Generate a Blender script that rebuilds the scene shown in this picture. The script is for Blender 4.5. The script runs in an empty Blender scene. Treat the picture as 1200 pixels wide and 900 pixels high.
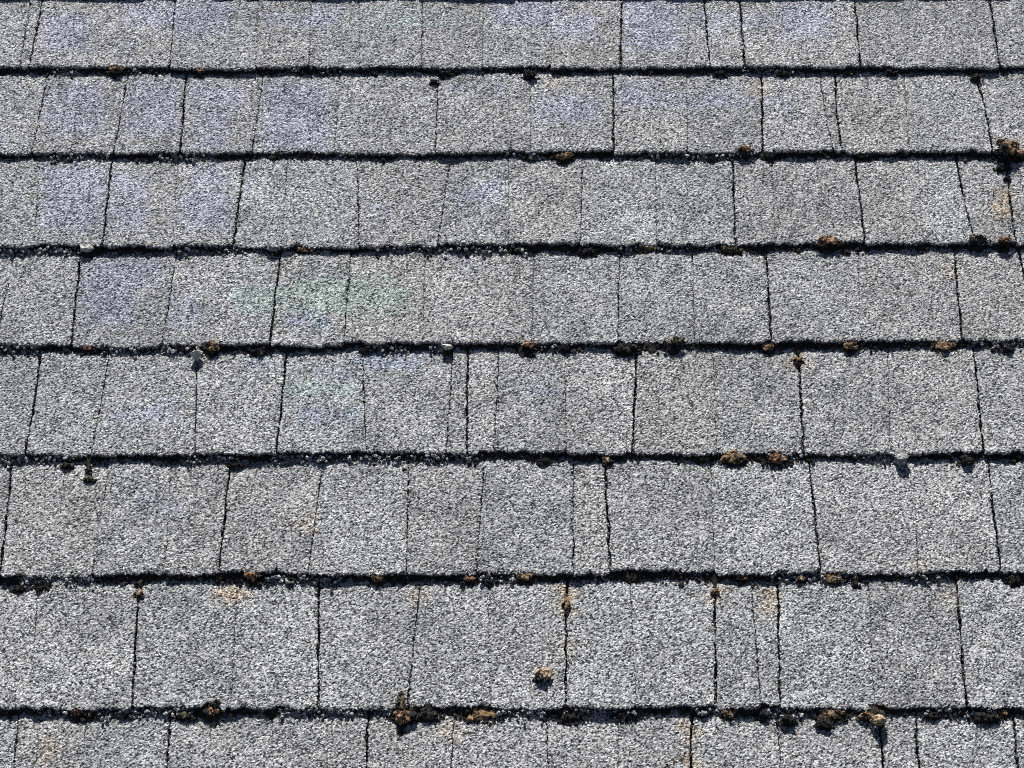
import bpy, math, random
import numpy as np
from mathutils import Vector, Matrix, noise as mnoise

random.seed(7)
rng = np.random.default_rng(7)
scene = bpy.context.scene
COL = scene.collection

# ------------------------------------------------------------------ camera, sky, sun
PITCH = math.radians(25)
U = Vector((1, 0, 0))                                        # along the courses
V = Vector((0, math.cos(PITCH), math.sin(PITCH)))            # up the slope
N = Vector((0, -math.sin(PITCH), math.cos(PITCH)))           # off the roof
W, H = 1200.0, 900.0
F = 2200.0
THETA = math.atan(3350.0 / F)                                # optical axis against the slope
D_AX = V * math.cos(THETA) - N * math.sin(THETA)
UP = V * math.sin(THETA) + N * math.cos(THETA)
DIST = F * 0.835e-3
CAM = Vector((0, 0, 4.0)) - D_AX * DIST
ORIGIN = Vector((0, 0, 4.0))

cam_data = bpy.data.cameras.new("camera")
cam = bpy.data.objects.new("camera", cam_data)
COL.objects.link(cam)
cam_data.sensor_width = 36.0
cam_data.lens = 36.0 * F / W
cam_data.clip_start = 0.05
cam_data.clip_end = 500
cam.matrix_world = Matrix(((U.x, UP.x, -D_AX.x, CAM.x), (U.y, UP.y, -D_AX.y, CAM.y),
                           (U.z, UP.z, -D_AX.z, CAM.z), (0, 0, 0, 1)))
scene.camera = cam

SUN_E, SUN_A = math.radians(35), math.radians(5)             # against the roof plane
sdir = (V * math.cos(SUN_A) - U * math.sin(SUN_A)) * math.cos(SUN_E) + N * math.sin(SUN_E)
sdir.normalize()
sl = bpy.data.lights.new("sun", 'SUN')
sl.energy = 5.0
sl.angle = math.radians(0.53)
sl.color = (1.0, 0.98, 0.95)
sun = bpy.data.objects.new("sun", sl)
COL.objects.link(sun)
sun.rotation_euler = sdir.to_track_quat('Z', 'Y').to_euler()
sun.location = (0, 0, 8)
world = bpy.data.worlds.new("World")
scene.world = world
world.use_nodes = True
wn = world.node_tree
sky = wn.nodes.new("ShaderNodeTexSky")
sky.sky_type = 'NISHITA'
sky.sun_disc = False
sky.air_density = 0.6
sky.sun_elevation = math.asin(sdir.z)
sky.sun_rotation = math.atan2(sdir.x, sdir.y)
wn.links.new(sky.outputs[0], wn.nodes['Background'].inputs['Color'])
wn.nodes['Background'].inputs['Strength'].default_value = 0.05
scene.view_settings.view_transform = 'Standard'
scene.view_settings.look = 'None'
scene.view_settings.exposure = 0.74
scene.view_settings.gamma = 1.0
scene.cycles.use_denoising = False                          # keeps the grain of the granules
scene.cycles.filter_width = 1.0

# ------------------------------------------------------------------ photograph <-> roof coordinates
def to_roof(px, py, n=0.0):
    """Point (u, v) of the roof plane raised by n that the photograph shows at px, py."""
    d = D_AX * F + U * (px - W / 2) - UP * (py - H / 2)
    o = CAM - ORIGIN
    t = (n - o.dot(N)) / d.dot(N)
    p = o + d * t
    return p.dot(U), p.dot(V)

OU, OV, ON = ((CAM - ORIGIN).dot(a) for a in (U, V, N))
CT, ST = math.cos(THETA), math.sin(THETA)
def to_pixel(u, v, n):
    du, dv, dn = u - OU, v - OV, n - ON
    depth = dv * CT - dn * ST
    return W / 2 + F * du / depth, H / 2 - F * (dv * ST + dn * CT) / depth

def world_pts(u, v, n):
    a = np.empty((len(u), 3))
    for i in range(3):
        a[:, i] = ORIGIN[i] + U[i] * u + V[i] * v + N[i] * n
    return a

# ------------------------------------------------------------------ materials
def new_mat(name):
    m = bpy.data.materials.new(name)
    m.use_nodes = True
    nt = m.node_tree
    b = nt.nodes['Principled BSDF']
    return m, nt, b

def granule_material():
    m, nt, b = new_mat("mineral_granules")
    L = nt.links.new
    geo = nt.nodes.new("ShaderNodeNewGeometry")
    wob = nt.nodes.new("ShaderNodeTexNoise"); wob.inputs['Scale'].default_value = 300
    L(geo.outputs['Position'], wob.inputs['Vector'])
    vor = nt.nodes.new("ShaderNodeTexVoronoi"); vor.inputs['Scale'].default_value = 700
    vor.inputs['Randomness'].default_value = 1.0
    L(geo.outputs['Position'], vor.inputs['Vector'])
    sep = nt.nodes.new("ShaderNodeSeparateColor")
    L(vor.outputs['Color'], sep.inputs[0])
    ramp = nt.nodes.new("ShaderNodeValToRGB")
    cr = ramp.color_ramp
    cr.interpolation = 'LINEAR'
    cr.elements[0].position = 0.0; cr.elements[0].color = (0.022, 0.022, 0.023, 1)
    cr.elements[1].position = 1.0; cr.elements[1].color = (0.54, 0.54, 0.535, 1)
    for p, c in ((0.15, 0.045), (0.33, 0.165), (0.62, 0.26), (0.82, 0.365)):
        e = cr.elements.new(p); e.color = (c, c, c * 0.995, 1)
    L(sep.outputs[0], ramp.inputs[0])
    # slow weathering
    big = nt.nodes.new("ShaderNodeTexNoise"); big.inputs['Scale'].default_value = 14
    big.inputs['Detail'].default_value = 5; big.inputs['Roughness'].default_value = 0.65
    L(geo.outputs['Position'], big.inputs['Vector'])
    mr = nt.nodes.new("ShaderNodeMapRange")
    mr.inputs[1].default_value = 0.3; mr.inputs[2].default_value = 0.7
    mr.inputs[3].default_value = 0.78; mr.inputs[4].default_value = 1.18
    L(big.outputs[0], mr.inputs[0])
    att = nt.nodes.new("ShaderNodeAttribute"); att.attribute_name = "tone"
    m1 = nt.nodes.new("ShaderNodeMix"); m1.data_type = 'RGBA'; m1.blend_type = 'MULTIPLY'
    m1.inputs[0].default_value = 1.0
    L(ramp.outputs[0], m1.inputs[6]); L(att.outputs['Color'], m1.inputs[7])
    m2 = nt.nodes.new("ShaderNodeVectorMath"); m2.operation = 'SCALE'
    L(m1.outputs[2], m2.inputs[0]); L(mr.outputs[0], m2.inputs['Scale'])
    L(m2.outputs[0], b.inputs['Base Color'])
    b.inputs['Roughness'].default_value = 0.9
    b.inputs['Specular IOR Level'].default_value = 0.25
    bump = nt.nodes.new("ShaderNodeBump"); bump.inputs['Strength'].default_value = 0.8
    bump.inputs['Distance'].default_value = 0.0007
    inv = nt.nodes.new("ShaderNodeMath"); inv.operation = 'SUBTRACT'; inv.inputs[0].default_value = 1.0
    L(vor.outputs['Distance'], inv.inputs[1])
    L(inv.outputs[0], bump.inputs['Height'])
    L(bump.outputs[0], b.inputs['Normal'])
    return m

def speckled(name, c0, c1, c2, scale=260, rough=0.95):
    m, nt, b = new_mat(name)
    L = nt.links.new
    geo = nt.nodes.new("ShaderNodeNewGeometry")
    tx = nt.nodes.new("ShaderNodeTexNoise"); tx.inputs['Scale'].default_value = scale
    tx.inputs['Detail'].default_value = 6; tx.inputs['Roughness'].default_value = 0.75
    L(geo.outputs['Position'], tx.inputs['Vector'])
    r = nt.nodes.new("ShaderNodeValToRGB")
    r.color_ramp.elements[0].position = 0.33; r.color_ramp.elements[0].color = (*c0, 1)
    r.color_ramp.elements[1].position = 0.68; r.color_ramp.elements[1].color = (*c2, 1)
    e = r.color_ramp.elements.new(0.5); e.color = (*c1, 1)
    L(tx.outputs[0], r.inputs[0]); L(r.outputs[0], b.inputs['Base Color'])
    b.inputs['Roughness'].default_value = rough
    b.inputs['Specular IOR Level'].default_value = 0.2
    bp = nt.nodes.new("ShaderNodeBump"); bp.inputs['Distance'].default_value = 0.0012
    bp.inputs['Strength'].default_value = 0.8
    L(tx.outputs[0], bp.inputs['Height']); L(bp.outputs[0], b.inputs['Normal'])
    return m

M = {
    'granule': granule_material(),
    'edge': speckled("asphalt_edge", (0.012, 0.012, 0.013), (0.02, 0.02, 0.021), (0.05, 0.05, 0.05), 500),
    'felt': speckled("bitumen_felt", (0.010, 0.010, 0.011), (0.014, 0.014, 0.015), (0.022, 0.022, 0.022), 300),
    'brown': speckled("brown_moss", (0.018, 0.013, 0.008), (0.18, 0.115, 0.062), (0.44, 0.31, 0.19)),
    'rust': speckled("rust_moss", (0.020, 0.013, 0.009), (0.21, 0.115, 0.064), (0.44, 0.28, 0.175)),
    'olive': speckled("olive_moss", (0.018, 0.017, 0.009), (0.06, 0.054, 0.03), (0.22, 0.20, 0.125)),
    'dark': speckled("dark_moss_shade", (0.007, 0.007, 0.007), (0.014, 0.013, 0.012), (0.06, 0.055, 0.048)),  # for black lumps and the painted shade side of clumps
    'tan': speckled("tan_grit", (0.10, 0.065, 0.038), (0.30, 0.215, 0.14), (0.55, 0.44, 0.32)),
    'pale': speckled("pale_stone", (0.24, 0.23, 0.20), (0.42, 0.41, 0.37), (0.62, 0.60, 0.55)),
    'grey': speckled("grey_stone", (0.06, 0.06, 0.06), (0.22, 0.22, 0.215), (0.5, 0.5, 0.49)),
    'white': speckled("white_fleck", (0.6, 0.6, 0.6), (0.75, 0.75, 0.74), (0.8, 0.8, 0.8)),
    'crumb': speckled("crumb_soil_shade", (0.008, 0.007, 0.006), (0.020, 0.017, 0.014), (0.08, 0.068, 0.052)),  # near-black soil that also carries the joint shadow
}

# ------------------------------------------------------------------ mesh helpers
def mesh_from(name, pts, faces4=None, faces3=None, mats=(), mat_idx=None, tone=None, smooth=False):
    me = bpy.data.meshes.new(name)
    n4 = 0 if faces4 is None else len(faces4)
    n3 = 0 if faces3 is None else len(faces3)
    loops = []
    if n4: loops.append(np.asarray(faces4).reshape(-1))
    if n3: loops.append(np.asarray(faces3).reshape(-1))
    loops = np.concatenate(loops).astype(np.int32)
    tot = np.concatenate([np.full(n4, 4), np.full(n3, 3)]).astype(np.int32)
    start = np.concatenate([[0], np.cumsum(tot)[:-1]]).astype(np.int32)
    me.vertices.add(len(pts)); me.vertices.foreach_set("co", np.asarray(pts, np.float32).reshape(-1))
    me.loops.add(len(loops)); me.loops.foreach_set("vertex_index", loops)
    me.polygons.add(n4 + n3)
    me.polygons.foreach_set("loop_start", start)
    me.polygons.foreach_set("loop_total", tot)
    for m in mats: me.materials.append(m)
    if mat_idx is not None:
        me.polygons.foreach_set("material_index", np.asarray(mat_idx, np.int32))
    me.polygons.foreach_set("use_smooth", np.full(n4 + n3, smooth, dtype=bool))
    me.update(calc_edges=True)
    if tone is not None:
        at = me.color_attributes.new("tone", 'FLOAT_COLOR', 'POINT')
        c = np.ones((len(pts), 4), np.float32); c[:, :3] = tone
        at.data.foreach_set("color", c.reshape(-1))
    return me

def link(name, me, parent=None):
    o = bpy.data.objects.new(name, me)
    COL.objects.link(o)
    if parent: o.parent = parent
    return o

def smooth1(x, seed, n=9):
    """Smooth 1-D wander in -1..1 of the numbers x (x counted in wavelengths)."""
    r = np.random.default_rng(seed)
    out = np.zeros_like(x)
    for i in range(n):
        out += np.sin(x * (0.5 + 1.9 * r.random()) * 2 * math.pi + r.random() * 6.28) * (0.4 + 0.6 * r.random())
    return out / (0.55 * n ** 0.5 * 2)

# ------------------------------------------------------------------ the courses, traced
T = 0.0067                                                  # thickness of a shingle
LINES = {                                                   # lower edge of each course: y at x = 0, 600, 1200
    0: (-9, -9, -10), 1: (79, 78.5, 77.5), 2: (178.5, 178, 176.5), 3: (289, 287, 284),
    4: (404, 402, 399), 5: (533, 531, 530), 6: (675, 672, 671), 7: (830, 829, 830)}
LINE_FIT = {}
for k, ys in LINES.items():
    pu = [to_roof(x, y) for x, y in zip((0, 600, 1200), ys)]
    LINE_FIT[k] = np.polyfit([p[0] for p in pu], [p[1] for p in pu], 2)
STEP = 0.143
for k in (-1, -2, -3):
    LINE_FIT[k] = LINE_FIT[0] + np.array([0, 0, STEP * -k])
for k in (8, 9):
    LINE_FIT[k] = LINE_FIT[7] - np.array([0, 0, STEP * (k - 7)])
def line_v(k, u):
    c = LINE_FIT[k].copy()
    uc = np.clip(u, -0.62, 0.62)
    return np.polyval(c, uc)

# seams of course r (its lower edge is LINES[r + 1]): x at the top, x at the bottom, kind (3 open gap, 2 narrow, 1 hairline) and, for a bent one, x halfway
SEAMS = {
 0: [(36, 23, 2), (50, 34, 3), (205, 199, 2), (303, 299, 1), (365, 362, 1), (421, 421, 1), (495, 494, 2), (567, 565, 1), (646, 646, 1), (729, 727, 3),
     (825, 832, 3), (867, 873, 3), (1002, 1008, 3), (1160, 1172, 3)],
 1: [(56, 37, 2), (150, 133, 2), (218, 211, 3), (309, 295, 2), (398, 392, 1), (514, 510, 2), (621, 622, 1), (719, 719, 3), (805, 806, 1), (893, 894, 3),
     (961, 977, 2, 967), (979, 987, 3, 981), (1060, 1066, 1), (1142, 1163, 3, 1155)],
 2: [(46, 40, 1), (131, 120, 3), (208, 202, 1), (287, 273, 3), (337, 330, 1), (418, 421, 2), (528, 513, 2), (596, 596, 1), (683, 680, 2), (768, 770, 1), (859, 862, 3),
     (905, 908, 1), (1002, 1014, 3), (1076, 1082, 1), (1121, 1143, 3, 1130), (1180, 1191, 3, 1184)],
 3: [(94, 83, 3), (207, 190, 2), (329, 316, 3), (411, 403, 2), (498, 495, 1), (626, 623, 1), (726, 724, 2), (812, 814, 1), (898, 904, 3), (1006, 1009, 1), (1118, 1128, 3)],
 4: [(46, 29, 3, 40), (129, 107, 2), (231, 228, 2), (336, 324, 3), (424, 429, 2), (531, 523, 2), (548, 547, 3), (585, 579, 2), (662, 664, 1), (747, 741, 3), (836, 840, 1),
     (936, 942, 3), (1041, 1043, 1), (1141, 1153, 3)],
 5: [(14, 0, 3), (128, 107, 1), (201, 193, 1), (270, 256, 3), (379, 361, 2), (479, 476, 2), (568, 558, 2), (672, 672, 2), (709, 715, 3), (833, 838, 1), (948, 962, 3), (1072, 1076, 1), (1158, 1173, 3)],
 6: [(44, 36, 1), (163, 154, 3), (278, 270, 1), (373, 373, 3), (493, 477, 2), (572, 574, 1), (664, 663, 3), (738, 746, 1), (838, 839, 3), (882, 893, 2, 886), (912, 914, 3), (1018, 1026, 1), (1121, 1133, 3)],
 7: [(22, 4, 2), (100, 92, 1), (199, 190, 3), (320, 310, 1), (431, 426, 3), (532, 524, 2), (640, 646, 2), (724, 727, 1), (811, 808, 3), (911, 921, 2), (1030, 1044, 3), (1073, 1084, 3), (1188, 1201, 3)],
}
# what the granules of a place are tinted with: bluish, greenish and rusty weathering (x0, y0, x1, y1, colour, strength)
LILAC, MINT, SKYB, RUST = (1.025, 1.03, 1.21), (0.92, 1.075, 1.01), (0.90, 1.02, 1.19), (1.20, 0.98, 0.74)
TINTS = [(48, 15, 110, 62, LILAC, 1), (144, 0, 272, 32, LILAC, 1), (205, 30, 258, 47, LILAC, .9), (128, 47, 160, 64, LILAC, .7), (303, 15, 400, 32, LILAC, 1), (365, 0, 400, 16, LILAC, .8),
 (432, 15, 545, 31, MINT, 1), (575, 0, 660, 30, LILAC, 1), (640, 15, 704, 47, LILAC, 1), (730, 0, 800, 60, LILAC, 1), (800, 15, 935, 31, LILAC, 1), (910, 0, 976, 47, LILAC, 1), (815, 30, 848, 46, LILAC, .7),
 (512, 48, 528, 63, LILAC, .6),
 (50, 97, 128, 160, LILAC, 1), (144, 95, 212, 160, LILAC, 1), (220, 96, 288, 130, LILAC, 1), (225, 130, 272, 177, LILAC, 1), (305, 95, 388, 175, LILAC, 1), (0, 160, 16, 177, LILAC, .8),
 (528, 96, 592, 112, LILAC, .9), (622, 112, 704, 144, LILAC, 1), (720, 95, 785, 127, LILAC, 1), (785, 110, 880, 128, LILAC, 1), (830, 96, 864, 112, LILAC, .8), (895, 112, 928, 128, LILAC, .8), (1007, 96, 1040, 112, LILAC, .7),
 (48, 192, 128, 272, LILAC, 1), (128, 205, 175, 272, LILAC, .9), (222, 192, 272, 220, LILAC, 1), (207, 222, 272, 272, LILAC, 1), (280, 205, 304, 224, LILAC, .7), (350, 240, 368, 256, LILAC, .6),
 (432, 240, 464, 256, LILAC, .8), (528, 222, 592, 240, LILAC, 1), (560, 206, 592, 224, LILAC, .8),
 (95, 303, 190, 335, LILAC, 1), (95, 320, 160, 384, LILAC, 1), (192, 350, 240, 384, LILAC, .9), (272, 335, 480, 367, MINT, 1), (350, 320, 464, 340, MINT, 1), (335, 367, 384, 384, SKYB, 1), (528, 303, 560, 320, LILAC, .7),
 (288, 415, 320, 432, SKYB, 1), (415, 416, 496, 432, SKYB, 1), (368, 432, 416, 448, LILAC, .8), (335, 447, 415, 464, MINT, 1), (350, 480, 424, 496, SKYB, .9), (288, 448, 304, 464, LILAC, .8),
 (128, 480, 208, 496, LILAC, 1), (176, 464, 208, 482, LILAC, .9), (608, 448, 656, 464, LILAC, .9),
 (160, 576, 190, 592, LILAC, .9), (176, 590, 222, 606, LILAC, .9), (1007, 280, 1040, 300, LILAC, .8),
 (1168, 222, 1184, 256, RUST, 1), (256, 686, 288, 704, RUST, .9), (352, 606, 368, 624, RUST, .5), (480, 686, 496, 704, RUST, .5), (656, 686, 672, 720, RUST, 1), (832, 686, 848, 704, RUST, .9), (895, 686, 911, 720, RUST, .8),
 (1105, 688, 1120, 704, RUST, .4), (800, 846, 815, 864, RUST, 1), (800, 880, 815, 900, RUST, 1), (50, 863, 64, 895, RUST, .6), (512, 848, 544, 864, RUST, .45), (928, 416, 944, 432, RUST, .8),
 (655, 752, 672, 768, RUST, .35), (880, 96, 896, 112, RUST, .4), (1105, 304, 1120, 320, RUST, .4), (640, 78, 656, 96, RUST, .4), (1070, 656, 1086, 672, RUST, .3)]

def ss(x, a, b):
    t = np.clip((x - a) / (b - a), 0, 1)
    return t * t * (3 - 2 * t)

def tint_of(u, v, n):
    x, y = to_pixel(u, v, n)
    x = x + 5 * np.sin(y * 0.31 + x * 0.05) + rng.normal(0, 4.0, len(x))
    y = y + 4 * np.sin(x * 0.23) + rng.normal(0, 3.5, len(y))
    c = np.ones((len(u), 3))
    for x0, y0, x1, y1, col, k in TINTS:
        sel = np.nonzero((x > x0 - 8) & (x < x1 + 8) & (y > y0 - 8) & (y < y1 + 8))[0]
        if not len(sel): continue
        xs, ys = x[sel], y[sel]
        w = ss(xs, x0 - 6, x0 + 6) * ss(-xs, -x1 - 6, -x1 + 6) * ss(ys, y0 - 5, y0 + 5) * ss(-ys, -y1 - 5, -y1 + 5) * k
        full = np.array(col)[None, :] ** w[:, None]
        now = c[sel]
        take = np.abs(full - 1).max(1) > np.abs(now - 1).max(1)
        now[take] = full[take]
        c[sel] = now
    return c

U_MIN, U_MAX = -0.95, 0.95
OVER = 0.026

roof = bpy.data.objects.new("shingle_roof", None)
COL.objects.link(roof)
roof['label'] = "weathered grey asphalt shingle roof with dark uneven joints between its courses"
roof['category'] = "roof"
roof['kind'] = "thing"

def seam_u(se, r):
    """u of a seam at its bottom, half way and top."""
    xt, xb = se[0], se[1]
    xm = se[3] if len(se) > 3 else (xt + xb) / 2
    def y_at(k, x): return np.interp(x, (0, 600, 1200), LINES[k])
    yb = y_at(r + 1, xb) if r + 1 in LINES else 1000
    yt = y_at(r, xt) + 8
    ub = to_roof(xb, yb)[0]; ut = to_roof(xt, yt, -T)[0]; um = to_roof(xm, (yb + yt) / 2, -T / 2)[0]
    return ub, um, ut, se[2]

def course_seams(r):
    out = []
    if r in SEAMS:
        out = [seam_u(s, r) for s in SEAMS[r]]
        out.sort(key=lambda s: s[0])
    else:
        u = -0.02 + random.uniform(-0.06, 0.06)
        out = [(u, u, u, 3)]
    while out[-1][0] < U_MAX:
        u = out[-1][0] + random.choice((0.075, 0.09, 0.11, 0.145))
        out.append((u, u, u, random.choice((2, 3, 3))))
    while out[0][0] > U_MIN:
        u = out[0][0] - random.choice((0.075, 0.09, 0.11, 0.145))
        out.insert(0, (u, u, u, random.choice((2, 3, 3))))
    return out

HALF = {3: 0.00100, 2: 0.00040, 1: 0.00014}
LIFTS = {}                                                   # butt heights per course, for crumbs lying against them

def build_shingle(r, i, sa, sb):
    """One tab of course r between seams sa and sb: a slab with a granule-rough top, worn ragged edges and a bituminous rim."""
    uc = (sa[0] + sb[0]) / 2
    x0, y0 = to_pixel(min(sa[0], sa[2]), float(line_v(r + 1, uc)), 0)
    x1, y1 = to_pixel(max(sb[0], sb[2]), float(line_v(r, uc)), 0)
    inframe = x1 > -25 and x0 < 1225 and y0 > -25 and y1 < 925
    g = 0.00130 if inframe else 0.009
    e_mean = float(line_v(r, uc) - line_v(r + 1, uc))
    length = e_mean + OVER
    ns = max(3, int(round(length / g)))
    nu = max(3, int(round((sb[0] - sa[0]) / g)))
    s = np.linspace(0, 1, ns + 1); a = np.linspace(0, 1, nu + 1)
    A, S = np.meshgrid(a, s)
    sv = S * length / e_mean                                 # 0 at the lower edge, 1 where the next course begins
    def edge(se, side, seed):
        ub, um, ut, kind = se
        q = sv[:, 0]
        base = ub * (1 - q) * (1 - 2 * q) + um * 4 * q * (1 - q) + ut * q * (2 * q - 1)
        base = np.where(q > 1, ut + (ut - um) * 2 * (q - 1), base)
        half = HALF[kind] * np.maximum(0.1, 1 + 0.6 * smooth1(q * 1.6, seed) + 0.4 * smooth1(q * 6, seed + 40))
        wob = 0.00055 * smooth1(q * 2.5, int(abs(ub) * 1e6) % 99991) * (1 if kind > 1 else 0.7)
        rag = rng.normal(0, 0.00032, len(q)) if inframe else 0
        return base + wob - side * half + rag
    sd = (r * 97 + i * 13 + 1000)
    ea = edge(sa, -1, sd + 1); eb = edge(sb, 1, sd + 2)
    uu = ea[:, None] * (1 - A) + eb[:, None] * A
    rr = random.Random(sd)
    skew = rr.uniform(-1, 1) * 0.0012
    drop = rr.gauss(0, 0.0011)
    wave = 0.0010 * smooth1(a * (sb[0] - sa[0]) / 0.05, sd + 5) + (rng.normal(0, 0.0005, nu + 1) if inframe else 0)
    if inframe:
        for _ in range(rr.choice((0, 1, 1, 2, 3))):          # chips out of the lip
            wave = wave + rr.uniform(0.001, 0.0026) * np.exp(-(((a - rr.random()) * (sb[0] - sa[0])) / rr.uniform(0.002, 0.006)) ** 2)
    vb = line_v(r + 1, uu) + (drop + skew * (2 * A - 1) + wave[None, :]) * (1 - S) ** 2
    vt = line_v(r, uu)
    vv = vb + (vt - vb) * sv
    # corners rounded by wear
    wmm = np.minimum(uu - ea[:, None], eb[:, None] - uu)
    d_edge = np.minimum(wmm, S * length)
    rnd = 0.0045
    corner = np.maximum(0, 1 - wmm / rnd) * (S < 0.02)
    vv += 0.0022 * corner ** 2 * rr.uniform(0.2, 1.2)
    # heights
    lift_a, lift_b = rr.uniform(-0.0012, 0.0019), rr.uniform(-0.0012, 0.0019)
    tabh = rr.uniform(-0.0003, 0.0004)
    slope = T / e_mean
    nn = -slope * sv * e_mean + tabh + (lift_a * (1 - A) + lift_b * A) * np.maximum(0, 1 - 1.6 * sv)
    ph = [rr.uniform(0, 6.28) for _ in range(6)]
    nn += (0.00028 + 0.0006 * rr.random() ** 2) * (np.sin(uu * 95 + ph[0]) * np.sin(vv * 60 + ph[1]) + np.sin(uu * 41 + vv * 88 + ph[2]) + 0.7 * np.sin(uu * 170 - vv * 140 + ph[3]))
    nn -= 0.0009 * np.exp(-d_edge / 0.0012)                  # rounded brink
    if inframe:
        nn += rng.normal(0, 0.00024, nn.shape)
        grit = rng.random(nn.shape)
        nn += np.where(grit > 0.93, rng.random(nn.shape) * 0.0007, 0) - np.where(grit < 0.05, rng.random(nn.shape) * 0.0008, 0)
        ju = rng.normal(0, 0.3 * g, nn.shape); jv = rng.normal(0, 0.3 * g, nn.shape)
        ju[:, 0] *= .3; ju[:, -1] *= .3
        uu = uu + ju; vv = vv + jv
    nv = nn.size
    idx = np.arange(nv).reshape(nn.shape)
    top = np.stack([idx[:-1, :-1], idx[:-1, 1:], idx[1:, 1:], idx[1:, :-1]], -1).reshape(-1, 4)
    loop = np.concatenate([idx[0, :], idx[1:, -1], idx[-1, -2::-1], idx[-2:0:-1, 0]])
    fu, fv, fn = uu.reshape(-1), vv.reshape(-1), nn.reshape(-1)
    th = T * 0.93
    lu, lv, ln = fu[loop], fv[loop], fn[loop] - th
    # the rim: an uneven middle ring, then the lower ring
    k = len(loop)
    jit = 0.0004 if inframe else 0
    cu, cv = fu.mean(), fv.mean()
    mu = lu + rng.normal(0, 1, k) * jit; mv = lv + rng.normal(0, 1, k) * jit
    mid = nv + np.arange(k); low = nv + k + np.arange(k)
    nxt = np.roll(np.arange(k), -1)
    r1 = np.stack([loop, mid, mid[nxt], loop[nxt]], -1)
    r2 = np.stack([mid, low, low[nxt], mid[nxt]], -1)
    allu = np.concatenate([fu, mu, lu]); allv = np.concatenate([fv, mv, lv])
    alln = np.concatenate([fn, ln + th * 0.5, ln])
    faces = np.concatenate([top, r1, r2])
    mi = np.concatenate([np.zeros(len(top)), np.zeros(k), np.ones(k)])
    tone = np.ones((len(allu), 3)) * (min(1.08, max(0.92, rr.gauss(1.0, 0.04))))
    if inframe:
        tone[:] *= tint_of(allu, allv, alln)
    warm = rr.gauss(0, 0.005)
    tone *= np.array([1 + warm, 1, 1 - warm])
    lo_ = (lambda q: (lift_a * (1 - q) + lift_b * q) + tabh)
    LIFTS.setdefault(r, []).append((sa[0], sb[0], lo_, drop))
    org = world_pts(np.array([uc]), np.array([float(line_v(r + 1, uc))]), np.array([0.0]))[0]
    pts = world_pts(allu, allv, alln) - org
    me = mesh_from("shingle", pts, faces4=faces, mats=(M['granule'], M['edge']), mat_idx=mi, tone=tone)
    o = link("shingle", me, roof)
    o.location = Vector(org)
    return o

for r in range(-3, 9):
    ses = course_seams(r)
    for i in range(len(ses) - 1):
        build_shingle(r, i, ses[i], ses[i + 1])

# deck under the shingles: a felted slab
def slab(name, u0, u1, v0, v1, n0, n1, mat, parent):
    u = np.array([u0, u1, u1, u0] * 2); v = np.array([v0, v0, v1, v1] * 2); n = np.array([n0] * 4 + [n1] * 4)
    f = [(0, 3, 2, 1), (4, 5, 6, 7), (0, 1, 5, 4), (1, 2, 6, 5), (2, 3, 7, 6), (3, 0, 4, 7)]
    return link(name, mesh_from(name, world_pts(u, v, n), faces4=f, mats=(mat,)), parent)
v_low, v_high = float(line_v(9, 0)), float(line_v(-3, 0)) + 0.03
slab("roof_deck", U_MIN - 0.02, U_MAX + 0.02, v_low - 0.01, v_high, -0.030, -T * 2.6, M['felt'], roof)

# ------------------------------------------------------------------ crumbs and loose granules along the joints
def ico(sub):
    import bmesh
    bm = bmesh.new()
    bmesh.ops.create_icosphere(bm, subdivisions=sub, radius=1.0)
    bm.verts.ensure_lookup_table()
    p = np.array([v.co[:] for v in bm.verts]); f = np.array([[v.index for v in fa.verts] for fa in bm.faces])
    bm.free()
    return p, f
ICO1, ICO2, ICO3 = ico(1), ico(2), ico(3)

def surface_n(u, v):
    """Height of the shingle surface at u, v (without roughness)."""
    for r in range(-3, 9):
        lo, hi = line_v(r + 1, u), line_v(r, u)
        if lo <= v < hi:
            return -T * (v - lo) / (hi - lo)
    return 0.0

def scatter(name, mat, items, label=None, sub=ICO1, tone=False):
    """One mesh of many small uneven grains: items (u, v, n, radius)."""
    P, Fc = sub
    n = len(items); it = np.array(items)
    sc = it[:, 3][:, None, None] * rng.uniform(0.65, 1.3, (n, 1, 3))
    ang = rng.uniform(0, 6.28, n)
    p = P[None] * rng.uniform(0.72, 1.25, (n, len(P), 1)) * sc
    c, s_ = np.cos(ang)[:, None], np.sin(ang)[:, None]
    q = p.copy(); q[..., 0] = p[..., 0] * c - p[..., 1] * s_; q[..., 1] = p[..., 0] * s_ + p[..., 1] * c
    q += it[:, None, :3]
    q = q.reshape(-1, 3)
    f = (Fc[None] + (np.arange(n) * len(P))[:, None, None]).reshape(-1, 3)
    tn = None
    if tone:
        tn = np.repeat(rng.uniform(0.7, 1.5, n), len(P))[:, None] * np.ones(3)
    me = mesh_from(name, world_pts(q[:, 0], q[:, 1], q[:, 2]), faces3=f, mats=(mat,), tone=tn)
    o = link(name, me)
    o['kind'] = 'stuff'
    return o

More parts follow.
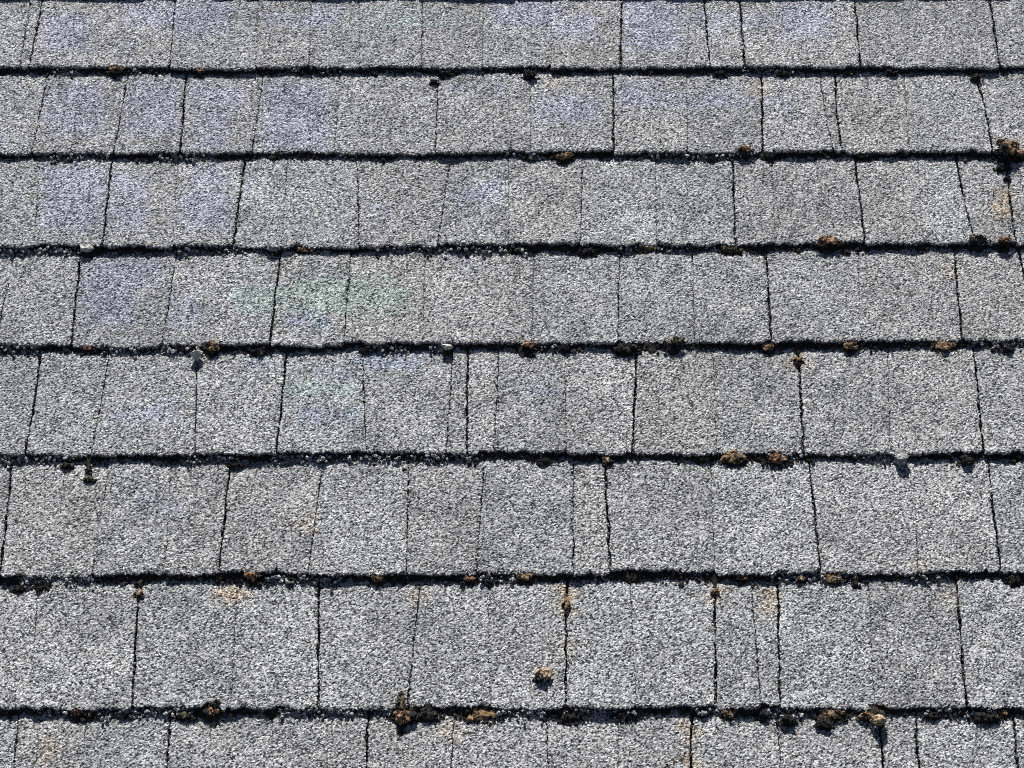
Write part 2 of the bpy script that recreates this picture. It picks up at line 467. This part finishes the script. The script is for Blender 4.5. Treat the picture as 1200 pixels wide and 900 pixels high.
# stretches where pale granules have piled up and break the dark line (line, x0, x1, amount)
PILES = [(1, 60, 100, 1.2), (1, 150, 165, 1), (1, 335, 400, .5), (1, 860, 930, .5), (2, 60, 130, .8), (2, 185, 240, .9), (2, 395, 420, .5), (2, 590, 640, .7), (2, 760, 870, 1.0), (3, 0, 95, 1.1), (3, 190, 330, .6),
 (3, 440, 620, .8), (3, 720, 850, .5), (4, 0, 45, .8), (4, 110, 240, .9), (4, 430, 480, 1), (4, 500, 530, .8), (4, 620, 660, .6), (4, 1140, 1200, .8), (5, 0, 90, .9), (5, 220, 280, 1.1), (5, 320, 410, 1.2),
 (5, 420, 560, .8), (5, 900, 945, .5), (5, 1000, 1060, 1), (6, 20, 110, 1.5), (6, 310, 400, 1.3), (6, 560, 610, .7), (6, 900, 1005, .8), (6, 1060, 1110, .6), (7, 45, 80, .8), (7, 110, 225, 1.5), (7, 325, 460, 1.1),
 (7, 580, 640, 1.4), (7, 660, 760, .8), (7, 815, 860, 1), (7, 900, 940, 1), (7, 1080, 1170, .7)]
dark_items, pale_items = [], []
for k in range(1, 8):
    for _ in range(2300):  # dark moss crumbs, packed densely to blacken the joint's shadow
        x = random.uniform(-30, 1230)
        dens = 0.5 + 0.5 * float(smooth1(np.array([x / 95.0]), 300 + k)[0])
        if random.random() > max(0.22, dens): continue
        u = to_roof(x, np.interp(x, (0, 600, 1200), LINES[k]))[0]
        rad = random.choice((0.0006, 0.0009, 0.0012, 0.0016, 0.0022)) * random.uniform(0.7, 1.15)
        back = abs(random.gauss(0, 0.0034)) - 0.0006
        v = float(line_v(k, u)) - back
        dark_items.append((u, v, -T + rad * 0.45, rad))
    for (kk, x0, x1, am) in PILES:
        if kk != k: continue
        for _ in range(int((x1 - x0) * am * 1.5)):
            x = random.uniform(x0, x1)
            u = to_roof(x, np.interp(x, (0, 600, 1200), LINES[k]))[0]
            rad = random.choice((0.0006, 0.0008, 0.0011, 0.0018)) * random.uniform(0.8, 1.2)
            v = float(line_v(k, u)) - abs(random.gauss(0.0, 0.0035)) + 0.0005
            pale_items.append((u, v, -T + rad * random.uniform(0.5, 2.6), rad))

# ------------------------------------------------------------------ lumps of moss, stones and flecks, each a thing
def lump(name, x, y, w, h, mat, label, cat, group=None, fuzz=True, tall=0.78, tilt=0.0, seed=0, rough=0.34, stone=False):
    """An uneven lump seen w by h pixels with its middle at x, y of the photograph, resting on the shingles."""
    rs = np.random.default_rng(seed + int(x * 7 + y * 13))
    if not stone and h < 20 and name == 'moss_clump':
        y -= 1.5; h *= 0.8
    if name == 'pebble':
        w *= 1.05; h *= 1.05; y += 1
    u, v = to_roof(x, y, -T * 0.4)
    px = (CAM - ORIGIN - U * u - V * v).length / F           # metres a pixel covers here
    a = w * px / 2
    c = a * tall if w < 1.8 * h else h * px * 0.45
    b = max(0.5 * a, (h * px / 2 - c * CT * 0.6) / ST)
    base = surface_n(u, v)
    BULGE.append((x, y, w, h))
    def blob(P, k_noise, radii, at, rot, stone):
        off = Vector(rs.uniform(-50, 50, 3))
        p = np.array([q * (1 + k_noise * (mnoise.noise(Vector(q) * 1.5 + off) + mnoise.noise(Vector(q) * 3.4 + off) * 0.7)) for q in P])
        if stone:
            for _ in range(9):                               # broken faces
                d = rs.normal(0, 1, 3); d /= np.linalg.norm(d)
                over = np.maximum(0, p @ d - rs.uniform(0.62, 0.85))
                p = p - over[:, None] * d * 0.9
        else:
            p *= rs.uniform(0.86, 1.14, (len(P), 1))
        p = p * np.array(radii)
        ct, st = math.cos(rot), math.sin(rot)
        p[:, :2] = np.stack([p[:, 0] * ct - p[:, 1] * st, p[:, 0] * st + p[:, 1] * ct], -1)
        return p + np.array(at)
    pts, faces, midx, n0 = [], [], [], 0
    if stone:
        R3 = np.array(Matrix.Rotation(rs.uniform(0, 6), 3, 'X') @ Matrix.Rotation(rs.uniform(0, 6), 3, 'Z'))
        pts.append(blob(ICO3[0] @ R3, rough, (a, b, c), (0, 0, 0), tilt, True)); faces.append(ICO3[1]); midx.append(np.zeros(len(ICO3[1])))
        n0 = len(ICO3[0])
    else:                                                    # a crumbly clump: one core and many smaller tufts, more black ones downslope to paint in its shade
        small = min(a, b, c)
        jobs = [((a * 0.72, b * 0.72, c * 0.75), (0, 0, -0.15 * c), 0)]
        for _ in range(int(6 + 5 * a / max(b, 1e-4)) if w > 9 else 5):
            t_, r_ = rs.uniform(0, 6.28), rs.uniform(0.35, 0.95)
            sz = small * rs.uniform(0.26, 0.62)
            q = (a * r_ * math.cos(t_) * 0.9, b * r_ * math.sin(t_) * 0.9, c * rs.uniform(-0.3, 0.55) * (1.15 - r_ * 0.7))
            jobs.append(((sz * rs.uniform(.8, 1.5), sz, sz * rs.uniform(.7, 1.1)), q, 1 if rs.random() < (0.42 if q[1] < 0 else 0.08) else 0))
        ct, st = math.cos(tilt), math.sin(tilt)
        for radii, q, mi in jobs:
            q = (q[0] * ct - q[1] * st, q[0] * st + q[1] * ct, q[2])
            pts.append(blob(ICO2[0], rough * 1.3, radii, q, tilt, False)); faces.append(ICO2[1] + n0); midx.append(np.full(len(ICO2[1]), mi))
            n0 += len(ICO2[0])
    P = p = np.concatenate(pts)
    if fuzz:                                                 # stubby shoots and grains standing off the lump
        m = 110
        pick = rs.integers(0, len(P), m)
        dirs = P[pick] + rs.normal(0, 0.35, (m, 3))
        dirs[:, 2] = np.abs(dirs[:, 2])
        dirs /= np.linalg.norm(dirs, axis=1)[:, None]
        root = p[pick] * 0.9
        ln = rs.uniform(0.12, 0.42, m)[:, None] * min(a, 0.009)
        side = np.cross(dirs, rs.normal(0, 1, (m, 3))); side /= np.linalg.norm(side, axis=1)[:, None]
        oth = np.cross(dirs, side)
        wd = ln * rs.uniform(0.18, 0.4, m)[:, None]
        q0 = root + side * wd; q1 = root - side * wd * 0.5 + oth * wd; q2 = root - side * wd * 0.5 - oth * wd
        q3 = root + dirs * ln
        q = np.stack([q0, q1, q2, q3], 1).reshape(-1, 3)
        tf = np.array([[0, 1, 3], [1, 2, 3], [2, 0, 3]])
        faces.append((tf[None] + (n0 + np.arange(m) * 4)[:, None, None]).reshape(-1, 3))
        pts.append(q); midx.append((rs.random(m) < 0.3).repeat(3))
    p = np.concatenate(pts); f = np.concatenate(faces)
    loc = np.array(ORIGIN) + np.array(U) * u + np.array(V) * v + np.array(N) * (base + c * (0.55 if name == 'white_fleck' or not stone and y > 780 and y < 810 else 0.7) + (0.0022 if stone and name == 'pebble' else 0))
    R = np.array([U[:], V[:], N[:]])
    me = mesh_from(name, p @ R, faces3=f, mats=(M[mat], M['dark']), mat_idx=np.concatenate(midx), smooth=False)
    if fuzz:                                                 # crumbled moss round its foot
        for _ in range(int(14 + 1.6 * w)):
            th_ = rs.uniform(0, 6.28); rd = rs.uniform(0.75, 1.45)
            rr_ = rs.uniform(0.0005, 0.0017)
            dark_items.append((u + a * rd * math.cos(th_), v - abs(b * rd * math.sin(th_)) * 0.9, base + rr_ * 0.5, rr_))
    o = link(name, me)
    o.location = Vector(loc)
    o['label'] = label; o['category'] = cat
    if group: o['group'] = group
    return o

BULGE = []
G = "moss lumps lodged in the shingle joints"
S = "stones caught on the roof"
LUMPS = [  # many black ones hold moss and its shadow as one dark body
 # name, x, y, w, h, material, label, category, group, extra
 # top joint
 ("moss_clump", 136, 84, 17, 12, 'brown', "squat brown moss lump in the top joint, above a lilac tinged shingle", "moss", G),
 ("moss_clump", 235, 84, 13, 11, 'rust', "small rust brown moss lump in the top joint, smaller neighbour of the squat brown one", "moss", G),
 ("moss_clump", 509, 97, 10, 9, 'dark', "tiny black moss ball lying just clear below the top joint at a hairline seam", "moss", G),
 ("moss_clump", 523, 85, 14, 9, 'dark', "black moss lump in the top joint just above the tiny detached black ball", "moss", G),
 ("moss_clump", 621, 90, 17, 14, 'dark', "largest black moss lump hanging in the top joint, halfway along", "moss", G),
 ("moss_clump", 845, 86, 14, 9, 'dark', "black moss lump in the top joint between two narrow open seams above", "moss", G),
 ("moss_clump", 919, 87, 13, 12, 'dark', "round black moss lump in the top joint, just past the paired open seams", "moss", G),
 ("moss_clump", 1045, 86, 13, 10, 'dark', "pointed black moss lump in the top joint over a wide plain shingle", "moss", G),
 ("moss_clump", 1145, 92, 11, 12, 'dark', "black moss lump where the top joint meets the curved seam", "moss", G),
 # second joint
 ("moss_clump", 662, 184, 19, 13, 'brown', "brown topped moss lump in the second joint from the top, beside a narrow seam", "moss", G),
 ("moss_clump", 832, 186, 15, 9, 'dark', "black moss lump in the second joint from the top, beside a small brown one", "moss", G),
 ("moss_clump", 872, 179, 16, 9, 'brown', "small brown moss lump in the second joint from the top, above an open seam", "moss", G),
 ("moss_clump", 902, 184, 14, 10, 'dark', "black moss lump in the second joint just past the small brown one", "moss", G),
 ("moss_clump", 1014, 183, 20, 11, 'dark', "wide black moss lump in the second joint on a slanting open seam", "moss", G),
 ("moss_clump", 1178, 178, 22, 22, 'brown', "large crumbly brown moss lump at the corner of the second joint and open seam", "moss", G),
 ("moss_clump", 1194, 181, 16, 18, 'rust', "reddish brown moss lump at the picture edge beside the large crumbly one", "moss", G),
 ("pebble", 1180, 180, 9, 8, 'pale', "pale chip stuck in the large crumbly moss lump of the second joint", "stone", S),
 ("moss_clump", 1175, 197, 15, 14, 'dark', "black moss lump hanging under the large crumbly brown moss", "moss", G),
 ("moss_clump", 1179, 210, 8, 9, 'dark', "small black moss bit in the seam below the large crumbly moss", "moss", G),
 # third joint
 ("pebble", 102, 291, 19, 10, 'pale', "oblong cream stone in the third joint from the top, over a slanting open seam", "stone", S),
 ("pebble", 322, 291, 14, 11, 'grey', "light grey stone in the third joint, next to a brown moss lump", "stone", S),
 ("moss_clump", 358, 293, 20, 13, 'brown', "brown moss lump in the third joint beside the light grey stone", "moss", G),
 ("moss_clump", 604, 293, 15, 9, 'dark', "grey black moss lump halfway along the third joint, beside spiky crumbs", "moss", G),
 ("moss_clump", 686, 294, 30, 11, 'dark', "broad black moss lump in the third joint over a plain wide shingle", "moss", G),
 ("moss_clump", 760, 290, 28, 13, 'brown', "broad dark brown moss lump in the third joint, neighbour of the broad black one", "moss", G),
 ("moss_clump", 858, 293, 25, 13, 'olive', "blackish olive moss lump with yellow flecks under a seam of the third joint", "moss", G),
 ("moss_clump", 972, 286, 28, 8, 'rust', "flat reddish moss strip in the third joint of the roof", "moss", G),
 ("moss_clump", 992, 294, 8, 14, 'dark', "pointed black moss shoot at the end of the flat reddish strip", "moss", G),
 ("moss_clump", 1145, 285, 20, 12, 'olive', "dull green moss lump in the third joint under a bent seam", "moss", G),
 ("moss_clump", 1176, 287, 14, 11, 'rust', "dark reddish moss lump in the third joint next to the dull green one", "moss", G),
 # fourth joint
 ("moss_clump", 103, 408, 18, 12, 'rust', "brick red moss lump in the fourth joint from the top, with a pale chip beside", "moss", G),
 ("pebble", 115, 405, 7, 6, 'pale', "tiny pale chip beside the brick red moss lump", "stone", S),
 ("moss_clump", 214, 408, 14, 9, 'brown', "low brown moss lump just before the striped cream chip in the fourth joint", "moss", G),
 ("moss_clump", 248, 408, 17, 18, 'brown', "ragged brown moss lump against the striped cream chip", "moss", G),
 ("pebble", 231, 416, 15, 14, 'pale', "cream chip with dark stripes leaning on a ragged brown moss lump", "stone", S),
 ("moss_clump", 303, 411, 27, 11, 'dark', "wide flat black lump of moss and shadow in the fourth joint near a narrow seam", "moss", G),
 ("moss_clump", 428, 411, 16, 11, 'dark', "black moss lump in the fourth joint over a bluish shingle", "moss", G),
 ("pebble", 524, 407, 14, 9, 'pale', "yellowish white stone in the fourth joint, just before two close seams", "stone", S),
 ("moss_clump", 617, 406, 18, 13, 'rust', "orange brown moss lump midway along the fourth joint", "moss", G),
 ("moss_clump", 664, 409, 13, 10, 'dark', "small black moss lump at a hairline seam of the fourth joint", "moss", G),
 ("moss_clump", 733, 410, 27, 16, 'dark', "big black wedge of moss under a narrow seam of the fourth joint", "moss", G),
 ("moss_clump", 791, 404, 20, 9, 'olive', "flat olive moss lump past the big black wedge in the fourth joint", "moss", G),
 ("moss_clump", 899, 408, 14, 16, 'rust', "upright reddish brown moss lump below an open seam of the fourth joint", "moss", G),
 ("moss_clump", 936, 422, 9, 12, 'brown', "small tan brown moss bit in a seam below the fourth joint", "moss", G),
 ("moss_clump", 997, 407, 16, 16, 'brown', "tan capped moss lump with a pointed shadow in the fourth joint", "moss", G),
 ("moss_clump", 1105, 405, 32, 14, 'brown', "long tan brown moss lump in the fourth joint, widest there", "moss", G),
 ("moss_clump", 1181, 409, 14, 10, 'dark', "charcoal moss lump in the fourth joint past the long tan one", "moss", G),
 # fifth joint
 ("moss_clump", 77, 546, 12, 9, 'dark', "small black moss lump in the fifth joint over a plain shingle", "moss", G),
 ("moss_clump", 105, 562, 10, 10, 'olive', "yellow green moss tip at the foot of a dark line below the fifth joint", "moss", G),
 ("moss_clump", 104, 549, 6, 19, 'dark', "thin black moss streak running down from the fifth joint to a green tip", "moss", G),
 ("moss_clump", 275, 544, 15, 9, 'dark', "black moss lump where the fifth joint meets a slanting open seam", "moss", G),
 ("moss_clump", 637, 540, 13, 9, 'dark', "slanted black moss lump in the fifth joint near its middle", "moss", G),
 ("moss_clump", 711, 539, 11, 18, 'tan', "upright tan and white moss tuft at the top of an open seam, fifth joint", "moss", G),
 ("moss_clump", 824, 537, 18, 10, 'olive', "greenish black moss lump just before two big brown ones", "moss", G),
 ("moss_clump", 860, 538, 32, 17, 'brown', "big brown moss cushion in the fifth joint, first of a close pair", "moss", G),
 ("moss_clump", 912, 538, 32, 15, 'rust', "big reddish brown moss cushion in the fifth joint, second of a close pair", "moss", G),
 ("pebble", 1056, 538, 18, 18, 'grey', "light grey faceted stone in the fifth joint", "stone", S),
 ("moss_clump", 1133, 542, 18, 17, 'dark', "round black moss ball in the fifth joint, beyond the grey stone", "moss", G),
 # sixth joint
 ("moss_clump", 22, 690, 17, 10, 'dark', "lumpy black moss piece below the sixth joint, at its very start", "moss", G),
 ("moss_clump", 50, 686, 22, 10, 'dark', "second lumpy black moss piece near the start of the sixth joint", "moss", G),
 ("moss_clump", 163, 695, 9, 15, 'tan', "upright tan moss bit at the top of a seam below the sixth joint", "moss", G),
 ("moss_clump", 296, 677, 18, 14, 'rust', "red brown moss lump in the sixth joint, brightest of that joint", "moss", G),
 ("moss_clump", 340, 680, 15, 9, 'dark', "low black moss lump just past the red brown one in the sixth joint", "moss", G),
 ("moss_clump", 443, 679, 17, 12, 'brown', "brown moss lump in the sixth joint with a deep shadow below", "moss", G),
 ("moss_clump", 551, 678, 16, 11, 'rust', "light reddish moss lump in the sixth joint near a black dot", "moss", G),
 ("moss_clump", 573, 682, 9, 9, 'dark', "black dot of moss between two reddish lumps of the sixth joint", "moss", G),
 ("moss_clump", 614, 678, 23, 13, 'brown', "wide brown moss lump in the sixth joint before a stained seam", "moss", G),
 ("moss_clump", 664, 705, 8, 24, 'brown', "thin brown moss strip filling a seam under the sixth joint", "moss", G),
 ("moss_clump", 838, 693, 7, 12, 'brown', "short brown moss strip at the head of a straight seam", "moss", G),
 ("moss_clump", 872, 678, 16, 11, 'rust', "rust moss lump over the narrowest shingles of the sixth joint", "moss", G),
 ("moss_clump", 939, 679, 14, 11, 'tan', "golden tan moss lump in the sixth joint before a long brown one", "moss", G),
 ("moss_clump", 975, 678, 32, 12, 'brown', "long brown moss strip in the sixth joint beside a golden lump", "moss", G),
 ("moss_clump", 1003, 684, 8, 14, 'dark', "black hooked moss shoot at the end of the long brown strip", "moss", G),
 ("moss_clump", 1189, 678, 20, 11, 'olive', "olive moss lump at the very end of the sixth joint", "moss", G),
 # bottom joint
 ("moss_clump", 88, 836, 18, 12, 'rust', "dusky red moss lump in the bottom joint, first of two touching", "moss", G),
 ("moss_clump", 105, 836, 16, 11, 'rust', "paler red moss lump in the bottom joint, second of two touching", "moss", G),
 ("moss_clump", 215, 838, 22, 12, 'olive', "olive brown moss lump in the bottom joint beside a rusty one", "moss", G),
 ("moss_clump", 248, 836, 18, 14, 'rust', "rusty moss lump in the bottom joint with a black nub on top", "moss", G),
 ("moss_clump", 253, 826, 7, 8, 'dark', "black nub of moss poking above the rusty lump", "moss", G),
 ("moss_clump", 474, 839, 24, 20, 'rust', "dark red brown moss mass in the bottom joint under a leaf shaped tip", "moss", G),
 ("moss_clump", 471, 825, 11, 22, 'olive', "olive leaf shaped tip pointing upward from the dark moss mass", "moss", G),
 ("moss_clump", 503, 840, 24, 13, 'dark', "striped blackish moss lump next to the leaf tipped mass", "moss", G),
 ("moss_clump", 567, 836, 46, 10, 'brown', "long tilted brown moss wedge in the bottom joint", "moss", G, dict(tilt=0.2)),
 ("moss_clump", 670, 839, 34, 12, 'dark', "long black moss heap in the bottom joint near a short seam", "moss", G),
 ("moss_clump", 735, 838, 28, 11, 'dark', "second black moss heap in the bottom joint, after the long one", "moss", G),
 ("moss_clump", 823, 837, 12, 10, 'grey', "grey gritty moss lump in the bottom joint near a rusty stained seam", "moss", G),
 ("moss_clump", 854, 837, 19, 12, 'brown', "brown moss lump in the bottom joint under a long straight seam", "moss", G),
 ("moss_clump", 895, 839, 14, 11, 'dark', "black moss lump between two close seams at the bottom joint", "moss", G),
 ("moss_clump", 923, 845, 20, 14, 'dark', "sagging black moss lump before the long golden brown strip", "moss", G),
 ("moss_clump", 976, 837, 32, 12, 'brown', "long golden brown moss strip in the bottom joint, with a black wedge beneath", "moss", G),
 ("moss_clump", 967, 849, 17, 16, 'dark', "black wedge of moss under the long golden brown strip", "moss", G),
 ("moss_clump", 1016, 840, 18, 14, 'brown', "dark brown moss lump touching the orange tan pebble", "moss", G),
 ("pebble", 1031, 846, 17, 17, 'tan', "orange tan pebble casting a long shadow below the bottom joint", "stone", S, dict(tall=1.15)),
 ("moss_clump", 1093, 838, 18, 10, 'dark', "small black moss lump in the bottom joint, beyond the orange tan pebble", "moss", G),
 ("moss_clump", 1156, 841, 28, 15, 'dark', "wide purplish black moss lump near the end of the bottom joint", "moss", G),
 ("moss_clump", 1176, 836, 13, 9, 'rust', "pinkish brown moss lump touching the wide purplish black one", "moss", G),
 # on the open face
 ("moss_clump", 637, 794, 19, 20, 'tan', "lone tan brown moss knob lying on an open shingle above the bottom joint", "moss", None),
]
for t in LUMPS:
    nm, x, y, w, h, mt, lb, ct, gp = t[:9]
    kw = t[9] if len(t) > 9 else {}
    st = nm == "pebble"
    lump(nm, x, y, w, h, mt, lb, ct, gp, fuzz=not st, stone=st, rough=0.6 if st else 0.4, **kw)
lump("white_fleck", 747, 777, 4, 14, 'white', "thin white fleck stuck upright on a shingle below the sixth joint", "fleck", None, fuzz=False, tall=0.4, stone=True)

# ragged near-black bank against each course: moss and dirt, with the joint shadow put into its colour, and bits down in the seams
def joint_moss_shade():
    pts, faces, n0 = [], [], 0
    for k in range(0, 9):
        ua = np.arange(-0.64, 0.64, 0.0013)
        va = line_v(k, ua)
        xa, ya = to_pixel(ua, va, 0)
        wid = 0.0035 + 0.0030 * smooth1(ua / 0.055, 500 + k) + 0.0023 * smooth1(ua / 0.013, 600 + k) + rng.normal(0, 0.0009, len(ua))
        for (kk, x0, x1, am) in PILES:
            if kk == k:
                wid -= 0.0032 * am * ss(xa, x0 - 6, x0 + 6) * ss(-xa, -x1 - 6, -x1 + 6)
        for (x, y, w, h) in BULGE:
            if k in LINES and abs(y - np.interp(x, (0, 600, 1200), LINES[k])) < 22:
                wid += np.clip((h * 0.35 + 3), 0, 10) * 0.0013 * np.exp(-((xa - x) / (w * 0.42)) ** 4)  # wider black under each lump, modelling the shadow below it
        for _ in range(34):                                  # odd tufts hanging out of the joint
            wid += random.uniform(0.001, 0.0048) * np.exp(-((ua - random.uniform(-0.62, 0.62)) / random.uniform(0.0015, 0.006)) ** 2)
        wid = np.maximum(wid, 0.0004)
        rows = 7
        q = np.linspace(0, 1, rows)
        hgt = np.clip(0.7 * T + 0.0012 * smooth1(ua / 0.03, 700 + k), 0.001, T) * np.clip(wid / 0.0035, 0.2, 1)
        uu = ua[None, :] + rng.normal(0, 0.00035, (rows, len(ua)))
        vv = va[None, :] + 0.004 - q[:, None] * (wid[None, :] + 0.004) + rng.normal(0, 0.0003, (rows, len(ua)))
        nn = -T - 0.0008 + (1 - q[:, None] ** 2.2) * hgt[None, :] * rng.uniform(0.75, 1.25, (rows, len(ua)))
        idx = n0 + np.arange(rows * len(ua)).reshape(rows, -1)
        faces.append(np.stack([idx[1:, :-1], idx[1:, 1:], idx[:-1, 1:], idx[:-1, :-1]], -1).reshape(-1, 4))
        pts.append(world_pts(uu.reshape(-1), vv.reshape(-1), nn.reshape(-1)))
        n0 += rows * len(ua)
    o = link("joint_moss_shade", mesh_from("joint_moss_shade", np.concatenate(pts), faces4=np.concatenate(faces), mats=(M['crumb'],)))
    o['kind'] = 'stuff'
joint_moss_shade()
for r in range(0, 8):
    for s_ in SEAMS[r]:
        ub, um, ut, kd = seam_u(s_, r)
        if kd == 1: continue
        for _ in range(46 if kd == 3 else 26):
            q = random.random() ** 1.3
            u = ub * (1 - q) * (1 - 2 * q) + um * 4 * q * (1 - q) + ut * q * (2 * q - 1)
            v = float(line_v(r + 1, u)) * (1 - q) + float(line_v(r, u)) * q
            rad = random.uniform(0.0007, 0.0015)
            if random.random() < (0.3 if kd == 3 else 0.75):
                pale_items.append((u + random.gauss(0, 0.0008), v + 0.002, -T * q - random.uniform(-0.0003, 0.0010), rad * 0.75))
            dark_items.append((u + random.gauss(0, 0.0004), v + 0.001, -T * q - random.uniform(0.0002, 0.003), rad))  # dark bits blacken the open gap in place of shade
scatter("moss_shade_crumbs", M['crumb'], dark_items)
scatter("loose_grit", M['granule'], pale_items, tone=True)
